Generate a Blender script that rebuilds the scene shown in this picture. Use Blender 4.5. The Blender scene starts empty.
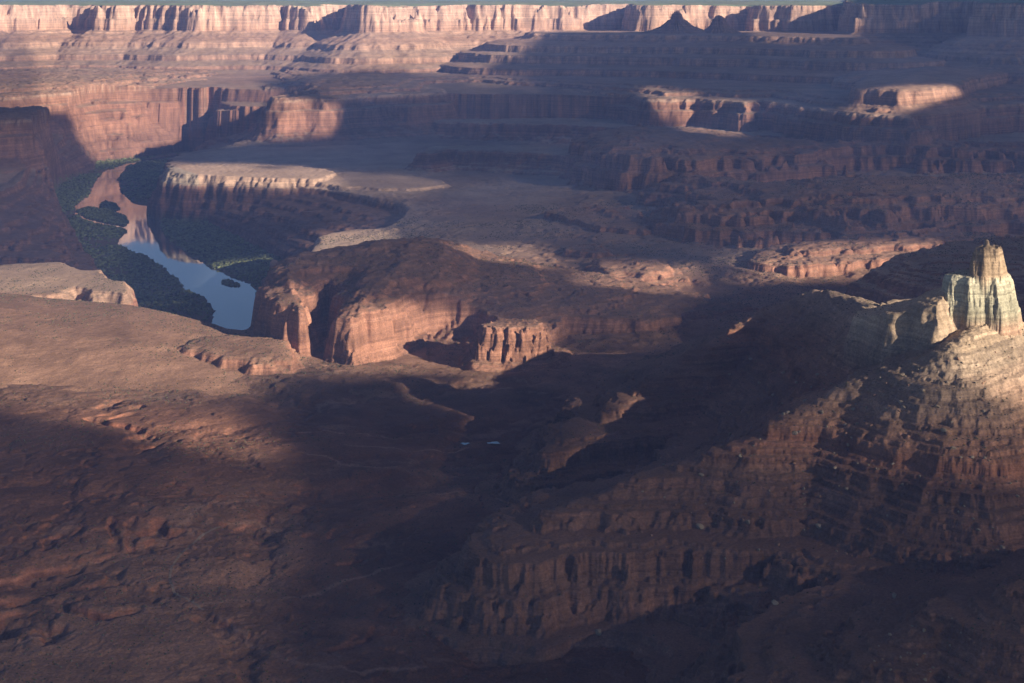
import bpy, math, random, time
import numpy as np
from concurrent.futures import ThreadPoolExecutor
T00 = time.time()
f32 = np.float32
QUAL = 1.0            # grid coarseness (1 = final)
random.seed(7)

# ------------------------------------------------------------------ camera model
CH, F, HOR = 600.0, 2000.0, -12.0      # camera height, nominal focal length in px, horizon row
YK = 0.7                               # nominal distances are multiplied by this (true focal length F * YK)
def P(px, py, z=0.0):                  # where the sight line of a photo pixel meets elevation z
    Y = (CH - z) * F / (py - HOR)
    return ((px - 512.0) / F * Y, Y * YK)
def poly(z, *pts): return np.array([P(a, b, z) for a, b in pts], dtype=np.float64)
def M(px, Y): return ((px - 512.0) / F * Y, Y * YK)
def mpoly(*pts): return np.array([M(a, b) for a, b in pts], dtype=np.float64)
SUN_EL = math.radians(18.5)
SA = math.radians(-36.0)               # sun azimuth measured from +X towards -Y
SV = np.array([math.cos(SUN_EL) * math.cos(SA), math.cos(SUN_EL) * math.sin(SA), math.sin(SUN_EL)])

# ------------------------------------------------------------------ noise
rng = np.random.RandomState(11)
_ang = rng.rand(256, 256) * 2 * np.pi
GX, GY = np.cos(_ang).astype(f32).ravel(), np.sin(_ang).astype(f32).ravel()
def gn(x, y):
    xf = np.floor(x); yf = np.floor(y)
    fx = (x - xf).astype(f32); fy = (y - yf).astype(f32)
    xi = xf.astype(np.int32) & 255; yi = yf.astype(np.int32) & 255
    x1 = (xi + 1) & 255; y1 = ((yi + 1) & 255) << 8; yi = yi << 8
    u = fx * fx * fx * (fx * (fx * 6 - 15) + 10); v = fy * fy * fy * (fy * (fy * 6 - 15) + 10)
    i = yi + xi; a = GX[i] * fx + GY[i] * fy
    i = yi + x1; b = GX[i] * (fx - 1) + GY[i] * fy
    i = y1 + xi; c = GX[i] * fx + GY[i] * (fy - 1)
    i = y1 + x1; d = GX[i] * (fx - 1) + GY[i] * (fy - 1)
    a += u * (b - a); c += u * (d - c)
    return (a + v * (c - a)) * 1.5
def fbm(x, y, lam, octv, seed, gain=0.5):
    s = np.zeros_like(x, dtype=f32); amp = 1.0; k = 1.0 / lam
    for o in range(octv):
        s += amp * gn(x * k + (seed * 17.3 + o * 31.7), y * k + (seed * 9.1 - o * 12.9))
        amp *= gain; k *= 2.03
    return s
def ridg(x, y, lam, octv, seed, gain=0.5):
    s = np.zeros_like(x, dtype=f32); amp = 1.0; k = 1.0 / lam; t = 0
    for o in range(octv):
        s += amp * (1 - 2 * np.abs(gn(x * k + (seed * 13.7 + o * 21.1), y * k + (seed * 5.3 - o * 17.9))))
        t += amp; amp *= gain; k *= 2.03
    return s / t
def sstep(a, b, x):
    t = np.clip((x - a) / (b - a), 0, 1)
    return t * t * (3 - 2 * t)

# ------------------------------------------------------------------ signed distance (positive inside)
def sd(X, Y, pg):
    best = np.full(X.shape, 1e18); inside = np.zeros(X.shape, bool)
    n = len(pg)
    for i in range(n):
        ax, ay = pg[i]; bx, by = pg[(i + 1) % n]
        ex, ey = bx - ax, by - ay
        px, py = X - ax, Y - ay
        t = np.clip((px * ex + py * ey) / (ex * ex + ey * ey + 1e-9), 0, 1)
        dx, dy = px - ex * t, py - ey * t
        best = np.minimum(best, dx * dx + dy * dy)
        if ay != by:
            c = ((ay > Y) != (by > Y)) & (X < ex * (Y - ay) / (ey if ey != 0 else 1e-9) + ax)
            inside ^= c
    d = np.sqrt(best)
    return np.where(inside, d, -d)
def ridge_h(X, Y, nodes, prof, w):
    """height of a hill built round a crest line; w = extra distance (noise)"""
    out = np.full(X.shape, -1e9)
    for (a, b) in zip(nodes[:-1], nodes[1:]):
        ax, ay, az = a; bx, by, bz = b
        ex, ey = bx - ax, by - ay
        t = np.clip(((X - ax) * ex + (Y - ay) * ey) / (ex * ex + ey * ey), 0, 1)
        d = np.hypot(X - ax - ex * t, Y - ay - ey * t)
        d = np.maximum(d + w * np.clip(d / 60.0, 0, 1), 0)
        out = np.maximum(out, az + (bz - az) * t - np.interp(d, prof[0], prof[1]))
    return out

# ------------------------------------------------------------------ landforms
RIM2 = [(-400, 104), (-150, 101), (0, 97), (60, 93), (110, 90), (150, 85), (205, 80), (250, 76), (262, 80), (272, 92), (285, 99),
        (340, 98), (436, 93), (442, 86), (475, 85), (520, 88), (560, 90), (640, 95), (655, 99), (700, 98), (745, 103), (760, 100), (800, 106), (858, 114),
        (905, 117), (930, 111), (965, 106), (1024, 103), (1200, 100), (1500, 98)]
def close_back(pts, yb):               # rim line at its elevation, closed far behind
    return np.array(list(pts) + [M(1600, yb), M(-500, yb)])
# (name id, polygon, profile d->z, (big, mid, small) roughness, amp(px) or None)
FEATS = []
def feat(ident, pg, prof, rough, post=False, amp=None, zf=None):
    pr = np.array(prof, dtype=np.float64); q = np.abs(pr[:, 0]); pr[:, 0] = np.sign(pr[:, 0]) * np.where(q < 60, q, 60 + (q - 60) * .62)
    FEATS.append(dict(id=ident, pg=pg, d=pr[:, 0], z=pr[:, 1], rough=rough, post=post, amp=amp, zf=zf,
                      bb=(pg[:, 0].min(), pg[:, 0].max(), pg[:, 1].min(), pg[:, 1].max()), m=-pr[0, 0] + 200))
FLOOR, MESA1, MESA2, FARMESA, SPMESA, RMESA, MASSIF, HILLS, NEARHILL, CHUNK, FGHILL, ISL, CORNER, WCAP, TOWER, SUMMIT, KNOB = range(17)
# upper benches and walls
feat(FARMESA, mpoly(*[(a, b - 1050 if b < 20000 else b) for a, b in [(-900, 9200), (-300, 9500), (0, 9650), (40, 9850), (70, 10050), (92, 10050), (100, 9850), (120, 9850), (138, 10000), (155, 9850), (200, 9700), (250, 9800),
                    (272, 9850), (276, 10150), (288, 10150), (292, 9850), (312, 9750), (322, 10050), (352, 10250), (356, 9550), (372, 9400), (400, 9450), (418, 9700), (460, 9850), (520, 9880),
                    (560, 9950), (600, 10150), (633, 10250), (636, 9800), (652, 9750), (700, 9950), (755, 10050), (762, 9800), (800, 9700), (850, 9750), (900, 9700),
                    (1500, 9700), (1600, 90000), (-1500, 90000)]]),
     [(-1500, 236), (-900, 246), (-640, 252), (-520, 262), (-510, 277), (-380, 300), (-372, 319), (-230, 350), (-224, 366), (-50, 412), (-34, 420), (-30, 462), (-20, 468), (-8, 513), (0, 524), (60, 527), (3000, 524)],
     (42, 38, 9))
feat(RMESA, mpoly((850, 9700), (851, 8350), (862, 8050), (905, 8000), (940, 8100), (978, 8050), (983, 7600), (1024, 7450), (1150, 7300), (1500, 7200), (1500, 15000), (860, 15000)),
     [(-1300, 236), (-700, 252), (-520, 276), (-505, 296), (-340, 330), (-325, 350), (-160, 395), (-34, 424), (-28, 480), (-18, 486), (-6, 534), (0, 543), (60, 547), (3000, 540)], (32, 30, 9))
feat(SPMESA, np.array([P(533, 33.5, 412), P(560, 33.5, 412), P(620, 34, 412), P(700, 35, 412), P(760, 36, 412), P(860, 38, 412), M(860, 8800), M(560, 8760), M(531, 8600)]),
     [(-1500, 236), (-800, 248), (-640, 262), (-628, 288), (-450, 304), (-440, 334), (-270, 346), (-262, 370), (-110, 382), (-30, 390), (-12, 407), (0, 412), (500, 415)], (34, 34, 8))
feat(RMESA, poly(300, (850, 78), (880, 76), (940, 74), (1000, 66), (1100, 60), (1500, 55), (1500, 30), (860, 40)),
     [(-200, 232), (-100, 244), (-62, 256), (-45, 288), (-30, 292), (0, 302), (600, 340)], (22, 20, 6))
feat(RMESA, poly(310, (862, 86), (900, 88), (945, 84), (965, 76), (1000, 70), (900, 66), (868, 76)),
     [(-120, 236), (-60, 250), (-35, 262), (-20, 300), (0, 306), (300, 330)], (10, 16, 6))
feat(MESA2, close_back([P(a, b, 240) for a, b in RIM2], 12000),
     [(-260, 92), (-150, 112), (-90, 140), (-62, 158), (-48, 205), (-26, 212), (-18, 232), (0, 240), (70, 243), (86, 253), (170, 256), (182, 263), (1500, 266), (3000, 268)], (32, 34, 9))
feat(MESA2, poly(240, (-400, 128), (0, 121), (40, 119), (64, 118), (74, 122), (70, 113), (40, 108), (-400, 104)),
     [(-300, 92), (-210, 112), (-120, 134), (-80, 150), (-48, 200), (-30, 206), (-14, 234), (0, 240), (400, 244)], (24, 28, 8))
feat(MESA1, close_back([P(a, b, 155) for a, b in [(436, 120), (450, 121), (500, 123), (560, 125), (612, 127), (700, 131), (760, 135), (860, 138), (940, 141), (1024, 142), (1500, 143)]], 8000)[:-1],
     [(-90, 88), (-50, 104), (-30, 120), (-14, 146), (0, 154), (900, 162)], (24, 20, 6))
feat(MESA1, poly(155, (428, 151), (450, 148), (490, 150), (540, 153), (580, 156), (575, 149), (520, 145), (440, 146)),
     [(-90, 92), (-50, 108), (-26, 122), (-12, 148), (0, 155), (400, 158)], (20, 18, 6))
# middle ground: dissected red hills
feat(HILLS, poly(100, (556, 172), (566, 190), (600, 195), (650, 196), (700, 194), (740, 188), (800, 184), (860, 178), (950, 174), (1060, 176), (1300, 176), (1300, 160), (1000, 160), (860, 160), (760, 158), (640, 155), (590, 160)),
     [(-60, 92), (0, 102), (22, 112), (34, 150), (75, 158), (88, 186), (170, 192), (190, 200), (320, 206), (600, 210)], (95, 60, 12),
     amp=([500, 590, 630, 690, 760, 900, 1024], [1.0, 1.0, 1.08, 0.95, 0.72, 0.78, 0.62]))
feat(HILLS, poly(100, (640, 222), (668, 246), (730, 250), (820, 252), (900, 246), (1000, 240), (1100, 240), (1300, 235), (1300, 196), (1000, 198), (860, 202), (760, 200), (700, 196), (655, 200), (628, 208)),
     [(-60, 92), (0, 101), (18, 108), (30, 136), (90, 144), (102, 162), (200, 168), (215, 176), (420, 184)], (105, 60, 12),
     amp=([600, 680, 760, 860, 1024], [0.75, 0.95, 0.9, 1.05, 0.9]))
feat(HILLS, poly(100, (532, 222), (560, 228), (600, 240), (655, 246), (660, 232), (640, 214), (600, 212), (560, 214)),
     [(-30, 94), (0, 100), (14, 106), (24, 120), (100, 128), (200, 134)], (24, 20, 6))
feat(HILLS, poly(100, (556, 262), (600, 266), (640, 262), (600, 254), (560, 253)), [(-20, 95), (0, 100), (10, 104), (18, 116), (70, 120)], (12, 14, 5))
feat(HILLS, poly(100, (575, 280), (600, 291), (655, 292), (690, 287), (690, 274), (640, 268), (590, 270)), [(-20, 95), (0, 100), (8, 103), (14, 112), (40, 118), (48, 124), (110, 128)], (14, 22, 9))
feat(HILLS, poly(100, (748, 276), (790, 281), (840, 277), (900, 274), (950, 268), (1000, 262), (1000, 244), (920, 240), (840, 248), (780, 256), (752, 264)),
     [(-20, 95), (0, 100), (8, 104), (16, 122), (60, 128), (90, 136), (240, 146)], (14, 22, 9))
feat(MESA1, poly(235, (905, 262), (925, 248), (960, 240), (1010, 236), (1200, 230), (1200, 262), (1010, 268), (940, 270)),
     [(-320, 92), (-200, 122), (-150, 150), (-90, 168), (-60, 206), (-20, 222), (0, 234), (200, 238)], (24, 24, 7))
# the bench hill beside the river bend
feat(MASSIF, poly(100, (255, 338), (268, 352), (300, 365), (316, 354), (321, 340), (327, 326), (333, 332), (336, 348), (336, 367), (360, 371), (386, 362), (405, 350), (432, 340), (462, 340), (478, 350), (500, 352), (545, 353), (575, 340),
                  (640, 340), (700, 330), (760, 316), (700, 300), (620, 290), (560, 283), (500, 276), (470, 272), (440, 276), (400, 280), (350, 284), (300, 292), (262, 304)),
     [(-40, 92), (-10, 101), (6, 112), (22, 166), (46, 174), (60, 182), (200, 196), (420, 212), (600, 214)], (15, 20, 7),
     amp=([250, 300, 330, 400, 440, 480, 560, 700], [0.98, 0.98, 0.95, 1.0, 0.9, 0.6, 0.42, 0.25]))
feat(NEARHILL, mpoly((-600, 2700), (0, 2700), (120, 2700), (200, 2650), (240, 2620), (262, 2680), (240, 2800), (200, 2880), (120, 2950), (0, 3000), (-600, 3100)),
     [(-330, 100), (-160, 122), (-60, 136), (-20, 141), (0, 144), (140, 150), (400, 152)], (14, 14, 1.5), amp=([0, 50, 130, 170, 200, 250], [.92, .76, .67, .56, .44, .30]))
feat(MASSIF, mpoly((474, 2655), (480, 2600), (510, 2590), (542, 2600), (552, 2640), (556, 2700), (480, 2700)), [(-46, 94), (-26, 100), (-6, 113), (0, 115), (60, 118)], (6, 8, 4))
feat(NEARHILL, mpoly((180, 2640), (215, 2575), (235, 2565), (262, 2540), (292, 2535), (304, 2580), (292, 2680), (250, 2730), (200, 2730)),
     [(-40, 98), (-12, 104), (-2, 112), (7, 124), (14, 127), (26, 129), (90, 130)], (9, 15, 6))
# after the river canyon is cut
feat(CHUNK, poly(120, (-300, 266), (0, 264), (60, 261), (74, 267), (92, 270), (104, 277), (120, 281), (127, 287), (122, 291), (100, 290), (76, 285), (55, 292), (0, 297), (-300, 300)),
     [(-110, -5), (-60, 22), (-40, 50), (-30, 56), (-16, 100), (0, 118), (100, 124), (400, 128)], (8, 14, 6), post=True)

feat(WCAP, poly(116, (170, 168), (176, 164), (200, 165), (240, 164), (300, 166), (325, 169), (333, 173), (318, 178), (280, 178), (230, 176), (195, 174), (173, 172)),
     [(-64, -5), (-54, 32), (-46, 36), (-42, 54), (-34, 58), (-31, 74), (-26, 77), (-24, 90), (-20, 92), (-14, 95), (-10, 104), (-6, 106), (-2, 114), (4, 116), (300, 118)], (8, 17, 8), post=True)
feat(WCAP, poly(108, (320, 174), (350, 172), (400, 175), (440, 180), (448, 184), (420, 188), (380, 188), (340, 186), (320, 182)),
     [(-200, 20), (-100, 50), (-50, 78), (-26, 86), (-14, 90), (-8, 102), (0, 108), (300, 110)], (10, 12, 5), post=True)
feat(WCAP, poly(100, (321, 236), (345, 231), (390, 228), (404, 232), (385, 238), (350, 245), (322, 247)),
     [(-160, 10), (-80, 40), (-34, 66), (-20, 72), (-8, 94), (0, 100), (300, 102)], (5, 8, 4), post=True)
CFLOOR = poly(2, (262, 300), (262, 330), (258, 345), (250, 372), (150, 368), (-500, 352), (-500, 290), (0, 285), (80, 285), (105, 278), (85, 248), (65, 222), (52, 200), (60, 185), (95, 170), (100, 162),
              (150, 157), (200, 149), (230, 146), (235, 149), (190, 156), (164, 166), (162, 178), (160, 192), (167, 206), (190, 216), (212, 227), (240, 240), (268, 255), (288, 264),
              (292, 272), (280, 284), (268, 292))
CRIM = np.array([(-3500, 3080 * YK), M(60, 3020), M(130, 2980), M(200, 2860), M(235, 2740), M(262, 2700), M(266, 2850), M(267, 3350), M(270, 3600), M(273, 3800)] + [P(a, b, 105) for a, b in
                [(281, 284), (302, 266), (321, 243), (372, 233), (404, 226), (436, 208), (420, 198), (330, 184), (260, 178), (200, 172), (163, 167), (168, 158), (182, 149),
                 (235, 143), (290, 140), (330, 138), (330, 126), (150, 123), (80, 126), (60, 135), (50, 152), (20, 178), (-50, 200), (-500, 215)]])
WATER = poly(0, (104, 171), (125, 163), (150, 159), (200, 151), (200, 154), (160, 160), (140, 163), (128, 166), (119, 178), (121, 192), (135, 204), (148, 206), (160, 216), (162, 229), (172, 243), (184, 249), (188, 257),
             (200, 260), (208, 267), (227, 275), (250, 283), (256, 290), (257, 300), (260, 330), (257, 345), (248, 369), (150, 365), (-500, 350), (-500, 330), (100, 342), (195, 346),
             (213, 318), (213, 308), (203, 297), (185, 290), (180, 282), (164, 269), (148, 257), (133, 253), (116, 243), (127, 230), (110, 226), (90, 222), (75, 214), (74, 206), (88, 196), (96, 180))
ISLS = [poly(0, (75, 211), (88, 207), (110, 211), (126, 216), (129, 222), (125, 226), (105, 223), (86, 218)),
        poly(0, (99, 205), (105, 201), (116, 204), (120, 209), (114, 212), (103, 210)),
        poly(0, (221, 282), (230, 280), (238, 284), (239, 286), (224, 285))]
PP = np.array([(0, 0), (.05, .05), (.08, .22), (.17, .26), (.19, .38), (.31, .42), (.33, .54), (.47, .58), (.49, .66), (.64, .70), (.66, .76), (.82, .80), (.86, .985), (1, 1)])

# foreground butte: crest lines
def N(px, py, z): x, y = P(px, py, z); return (x, y, z)
TOW = P(987, 325, 284)
R_A = [(TOW[0], TOW[1], 292), N(955, 345, 280), N(925, 352, 268), N(850, 385, 242), N(760, 432, 212), N(685, 460, 193), N(610, 486, 181), N(552, 512, 169), N(520, 536, 160)]
R_B = [N(915, 318, 275), N(860, 299, 264), N(817, 290, 250), N(760, 316, 224), N(700, 348, 205), N(640, 385, 182), N(590, 428, 158), N(545, 465, 142)]
R_C = [(TOW[0], TOW[1], 290), N(1100, 330, 270), N(1400, 330, 240)]
R_D = [N(1180, 545, 225), N(1020, 588, 201), N(950, 604, 189), N(900, 632, 180), N(850, 668, 166), N(800, 720, 150)]
R_T = [M(1003, 1885) + (322,), M(964, 1885) + (324,), M(945, 1885) + (315,), M(925, 1884) + (305,), M(903, 1884) + (296,), M(880, 1888) + (289,), M(862, 1900) + (279,)]
PT = np.array([(0, 0), (6, 1), (30, 13), (60, 28), (120, 50)]).T
PA = np.array([(0, 0), (6, 1), (60, 30), (230, 134), (600, 230)]).T
PD = np.array([(0, 0), (8, 1), (60, 20), (200, 80), (600, 200)]).T

# strata: one stack of beds for the whole country
rs = np.random.RandomState(5)
zz = np.arange(-20, 700, 0.25)
def make_beds(seed, tmin, tmax):
    r = np.random.RandomState(seed); g = np.copy(zz); a = -20.0
    while a < 700:
        t = r.uniform(tmin, tmax); m = (zz >= a) & (zz < a + t); u = (zz[m] - a) / t
        s = r.uniform(.45, .7); g[m] = a + t * (0.35 * u + 0.65 * sstep(s, s + .18, u)); a += t
    return g
BED1, BED2 = make_beds(3, 9, 24), make_beds(9, 3, 7)
FGMAP = np.array([(-50, -50), (114, 114), (122, 117), (126, 120), (130, 133), (138, 138), (143, 156), (158, 160), (164, 162), (168, 168), (182, 179), (185, 186), (197, 194), (200, 200), (212, 209), (215, 216), (400, 401)])

GULL = [(11, 14, [(103, 408), (112, 402), (120, 396)]), (11, 14, [(105, 417), (122, 410), (138, 405)]), (9, 12, [(105, 427), (120, 420), (134, 416)]), (15, 15, [(98, 424), (112, 428), (125, 431), (141, 441), (158, 451)]),
        (9, 12, [(104, 549), (110, 540), (108, 533), (116, 526)]), (8, 12, [(58, 547), (66, 538), (77, 530)]), (14, 16, [(128, 548), (134, 542), (145, 531), (155, 527), (160, 535), (176, 535)]),
        (12, 14, [(-60, 588), (0, 580), (46, 566), (92, 560), (127, 555)]), (14, 16, [(-60, 602), (0, 597), (56, 585), (88, 583), (116, 569)]), (24, 26, [(-80, 622), (0, 620), (22, 616), (38, 622), (49, 632)]),
        (12, 14, [(70, 594), (92, 604), (113, 606)]), (9, 16, [(197, 606), (225, 618), (240, 640), (250, 660), (254, 690)]), (6, 12, [(0, 352), (14, 346), (30, 350)]), (6, 10, [(60, 366), (76, 360), (92, 366)]),
        (6, 10, [(340, 560), (380, 548), (430, 552), (470, 540)]), (7, 12, [(330, 640), (380, 620), (430, 628), (470, 650)]), (8, 14, [(360, 520), (330, 535), (300, 530)]), (7, 12, [(0, 520), (30, 530), (50, 526), (70, 516)])]
WASH = [(3, [(218, 527), (203, 534), (190, 540)]), (5, [(187, 533), (200, 522), (222, 513), (262, 508)]), (4, [(230, 528), (255, 524), (285, 527)]), (4, [(150, 609), (190, 606), (211, 604), (260, 601), (317, 588), (359, 580), (400, 566)]),
        (4, [(215, 620), (232, 629), (253, 653), (303, 668), (359, 673), (420, 668)]), (5, [(305, 462), (330, 466), (360, 472), (400, 476)]), (6, [(385, 474), (400, 472), (410, 476)]), (3, [(400, 490), (440, 495), (480, 489)]),
        (6, [(-20, 540), (10, 538), (35, 534)]), (5, [(0, 648), (40, 640), (80, 636)]), (3, [(430, 640), (470, 622), (520, 640)]), (4, [(0, 492), (40, 500), (70, 497)]), (3, [(420, 580), (460, 560), (500, 566)]),
        (3, [(280, 440), (330, 436), (400, 444), (440, 441)]), (3, [(350, 452), (420, 456), (470, 452)])]
def plines(X, Y, pts):
    best = np.full(X.shape, 1e9)
    for (ax, ay), (bx, by) in zip(pts[:-1], pts[1:]):
        ex, ey = bx - ax, by - ay
        t = np.clip(((X - ax) * ex + (Y - ay) * ey) / (ex * ex + ey * ey), 0, 1)
        best = np.minimum(best, np.hypot(X - ax - ex * t, Y - ay - ey * t))
    return best

def height(X, Y):
    """X, Y flat float arrays -> height, landform id, extra masks"""
    x = X.astype(f32); y = Y.astype(f32)
    Yn = Y / YK; px = X / Yn * F + 512
    NB = fbm(x, y, 420, 3, 1)
    NM = ridg(x, y, 95, 2, 2, .55)
    NS = fbm(x, y, 26, 3, 3, .55)
    NL = fbm(x, y, 1500, 2, 4)
    nearw = sstep(2600, 1900, Yn)
    # open benches, gently rolling and gullied
    gul = ridg(x + 40 * NB, y + 40 * NB, 330, 4, 6, .5)
    base = 102 + 7 * NL + 5 * NB + 1.6 * NS
    near = 112 + 10 * fbm(x, y, 900, 3, 7) - 9 * sstep(.45, .95, gul) - 1.2 * sstep(.35, .9, ridg(x + 20 * NS, y, 75, 3, 66, .5)) + .6 * NS + 5 * NB
    w = sstep(2750, 2450, Yn)
    dr1 = ridg(x + 25 * NS + 60 * NB, y + 60 * NB, 210, 5, 67, .6)
    near = near - 2.2 * sstep(.42, .8, dr1)
    base = base * (1 - w) + near * w
    # big low swell in the left foreground
    cx, cy = P(110, 470, 130)
    base = base + 16 * np.exp(-(((X - cx) / 260) ** 2 + ((Y - cy) / 190) ** 2)) * w
    base = np.where(Yn > 9000, np.maximum(base, 240), base)
    if Yn.min() < 2600:
        k = np.nonzero((Yn < 2600) & (px > -150) & (px < 620))[0]
        if len(k):
            n_a = fbm(x[k], y[k], 45, 3, 61); n_b = fbm(x[k], y[k], 45, 3, 62); xx = X[k] + 16 * n_a; yy = Y[k] + 10 * n_b; cut = np.zeros(len(k))
            for dep, wid, pts in GULL:
                d = plines(xx, yy, [P(a, b, 118) for a, b in pts]) * (1 + .35 * (NM[k] - .2))
                cut = np.maximum(cut, dep * .42 * sstep(wid * .85, wid * .2, d) * np.clip(.75 + 1.0 * n_b, .15, 1))
            base[k] -= cut
    mid = sstep(2500, 2900, Yn) * sstep(5600, 4800, Yn) * sstep(480, 620, px)
    base = base + mid * (13 * np.clip(ridg(x, y, 260, 4, 12, .55), -.2, 1) - 2)
    h = base; ident = np.zeros(X.shape, np.int8)
    def apply(post):
        nonlocal h, ident
        for f in FEATS:
            if f['post'] != post: continue
            x0, x1, y0, y1 = f['bb']; m = f['m']
            k = np.nonzero((X > x0 - m) & (X < x1 + m) & (Y > y0 - m) & (Y < y1 + m))[0]
            if not len(k): continue
            d = sd(X[k], Y[k], f['pg'])
            r = f['rough']
            sof = np.interp(d, [-400, -70, -20], [.35, .5, 1.0])
            d = d + sof * (r[0] * NB[k] + r[1] * (NM[k] - .25) + r[2] * NS[k])
            z = np.interp(d, f['d'], f['z'])
            z = np.where(d < f['d'][0], -50, z)
            if f['amp']:
                z = np.where(z > 100, 100 + (z - 100) * np.interp(px[k], *f['amp']), z)
            z = z + np.clip(d / 40, -1, 1) * 2.0 * NB[k]
            b = z > h[k]
            h[k] = np.where(b, z, h[k]); ident[k] = np.where(b, f['id'], ident[k])
    apply(False)
    # foreground butte
    if Yn.min() < 2900:
        k = np.nonzero((Yn < 2900) & (px > 380))[0]
        if len(k):
            xx, yy = X[k], Y[k]; xs, ys = x[k], y[k]
            gu = ridg(xs, ys, 70, 3, 21, .5); g2 = fbm(xs, ys, 130, 3, 22)
            g3 = ridg(xs, ys, 27, 3, 23, .55); lowm = sstep(215, 150, np.interp(Yn[k], [1300, 1900], [150, 215])) 
            wob = 11 * g2 - 8 * (gu - .3) - 3.5 * (g3 - .2) + 3 * NS[k]
            a = np.maximum(ridge_h(xx, yy, R_A, PA, wob), ridge_h(xx, yy, R_B, PA, wob))
            a = np.maximum(a, ridge_h(xx, yy, R_C, PA, wob))
            c = ridge_h(xx, yy, R_D, PD, wob * .8)
            fg = np.maximum(a, c)
            fg = fg + 5.0 * (g3 - .2) * sstep(172, 160, fg) * sstep(110, 120, fg)
            blk = ridg(xs, ys, 17, 3, 24, .55)
            fgm = np.interp(fg + 1.5 * NB[k] + 1.2 * blk, FGMAP[:, 0], FGMAP[:, 1]) + .6 * blk
            # pale collar below the tower: a real cliff with a shoulder to its left
            sh = sd(xx, yy, SHOULD) + 5 * NM[k] * 1.0 + 3 * NS[k]
            crest = ridge_h(xx, yy, R_T, PT, 3 * NM[k])
            cap = np.minimum(crest + 1.5 * NS[k], 261 + (sh + 9 + 2.5 * NS[k]) * 2.3)
            fgm = np.where(sh > -12, np.maximum(fgm, cap), fgm)
            tid = np.zeros(len(k), np.int8)
            near_t = np.nonzero(np.hypot(xx - TOW[0], yy - TOW[1]) < 110)[0]
            if len(near_t):
                q = near_t; r1 = ridg(xs[q], ys[q], 15, 3, 44, .55); r2 = fbm(xs[q], ys[q], 5, 3, 45, .6)
                r3 = ridg(xs[q], ys[q], 34, 2, 48, .5); dt = sd(xx[q], yy[q], TOWP) + 2.2 * (r3 - .3) + 1.1 * (r1 - .3) + .8 * r2
                zt_ = np.interp(dt, [-13, -8, -5, -3.5, -1, 0, 3, 5, 8, 30], [262, 277, 286, 299, 308, 310, 325, 329, 331.5, 333]) + .8 * r2
                dc = sd(xx[q], yy[q], CAPP) + 1.0 * (r3 - .3) + .7 * (r1 - .3) + .6 * r2
                lump = 9 * np.exp(-((xx[q] - LMP[0]) ** 2 + (yy[q] - LMP[1]) ** 2) / 9.0)
                zc_ = np.interp(dc, [-4, -2.2, -.6, .4, 1.8, 2.8, 4], [330, 334, 344, 347, 353, 355.5, 356.5]) + .7 * r2 + np.where(dc > 2, lump, 0)
                up = zt_ > np.maximum(fgm[q], 279); tid[q[up & (dt > -9)]] = TOWER
                fgm[q] = np.where(dt > -13, np.maximum(fgm[q], zt_), fgm[q])
                up = (dc > -3.2) & (zc_ > fgm[q]); tid[q[up]] = SUMMIT; fgm[q] = np.where(up, zc_, fgm[q])
            b = fgm > h[k]
            h[k] = np.where(b, fgm, h[k])
            ident[k] = np.where(b, np.where(tid > 0, tid, np.where(c > a, CORNER, FGHILL)), ident[k])
    # the fluted butte
    k = np.nonzero((Yn > 2500) & (Yn < 2800) & (px > 440) & (px < 590))[0]
    if len(k):
        r1 = ridg(x[k], y[k], 17, 3, 46, .55); r2 = fbm(x[k], y[k], 6, 3, 47, .6)
        dk = sd(X[k], Y[k], KNOBP) + 8.5 * (r1 - .3) + 2.0 * r2
        zk = np.interp(dk, [-16, -9, -5, -3, .5, 2.5, 6, 7.5, 10, 14, 40], [98, 106, 112, 122, 132, 134, 147, 149, 155, 157, 158]) + 1.2 * r2
        b = (dk > -16) & (zk > h[k]); h[k] = np.where(b, zk, h[k]); ident[k] = np.where(b & (dk > -12), KNOB, ident[k])
    # the river canyon
    k = np.nonzero((Yn > 2850) & (Yn < 8000) & (px < 480))[0]
    floorm = np.zeros(X.shape, f32)
    if len(k):
        xx, yy = X[k], Y[k]
        wn = 40 * (NM[k] - .2) + 35 * NB[k] + 10 * NS[k]
        dr = sd(xx, yy, CRIM) + wn * .6
        df = -sd(xx, yy, CFLOOR)
        df = np.where(df > 0, np.maximum(df + wn * np.clip(df / 80, 0, 1), 0), df)
        t = np.where(dr <= 0, 1.0, np.clip(df, 0, None) / (np.clip(df, 0, None) + np.maximum(dr, .01)))
        t = np.clip(t + (.06 * NB[k] + .05 * (NM[k] - .2) + .02 * NS[k]) * (t > .03) * (t < 1), 0, 1)
        p = np.interp(t, PP[:, 0], PP[:, 1])
        fl = 3.0 + 1.5 * NB[k] + .5 * NS[k]
        h[k] = h[k] * p + fl * (1 - p)
        floorm[k] = (df <= 6)
        ident[k] = np.where((p < .9) & (ident[k] != MASSIF) & (ident[k] != NEARHILL), FLOOR, ident[k])
    apply(True)
    if len(k):
        dw = sd(xx, yy, WATER) + 5 * NS[k] + 6 * NB[k] * .5
        bed = np.interp(dw, [-8, 0, 8, 30], [2.2, .3, -1.5, -3])
        h[k] = np.where((dw > -8) & (h[k] < 30), np.minimum(h[k], bed), h[k])
        for i, pg in enumerate(ISLS):
            di = sd(xx, yy, pg) + 3 * NS[k]
            zi = np.interp(di, [-8, 0, 12], [-3, .2, 1.8])
            b = (di > -8) & (zi > h[k])
            h[k] = np.where(b, zi, h[k]); ident[k] = np.where(b & (di > -1), ISL, ident[k])
    mm = ((ident == MASSIF) | (ident == HILLS) | (ident == MESA1)) & (h > 104)
    h = np.where(mm, h + 6.5 * (ridg(x + 14 * NS, y, 62, 4, 35, .6) - .25), h)
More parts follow.
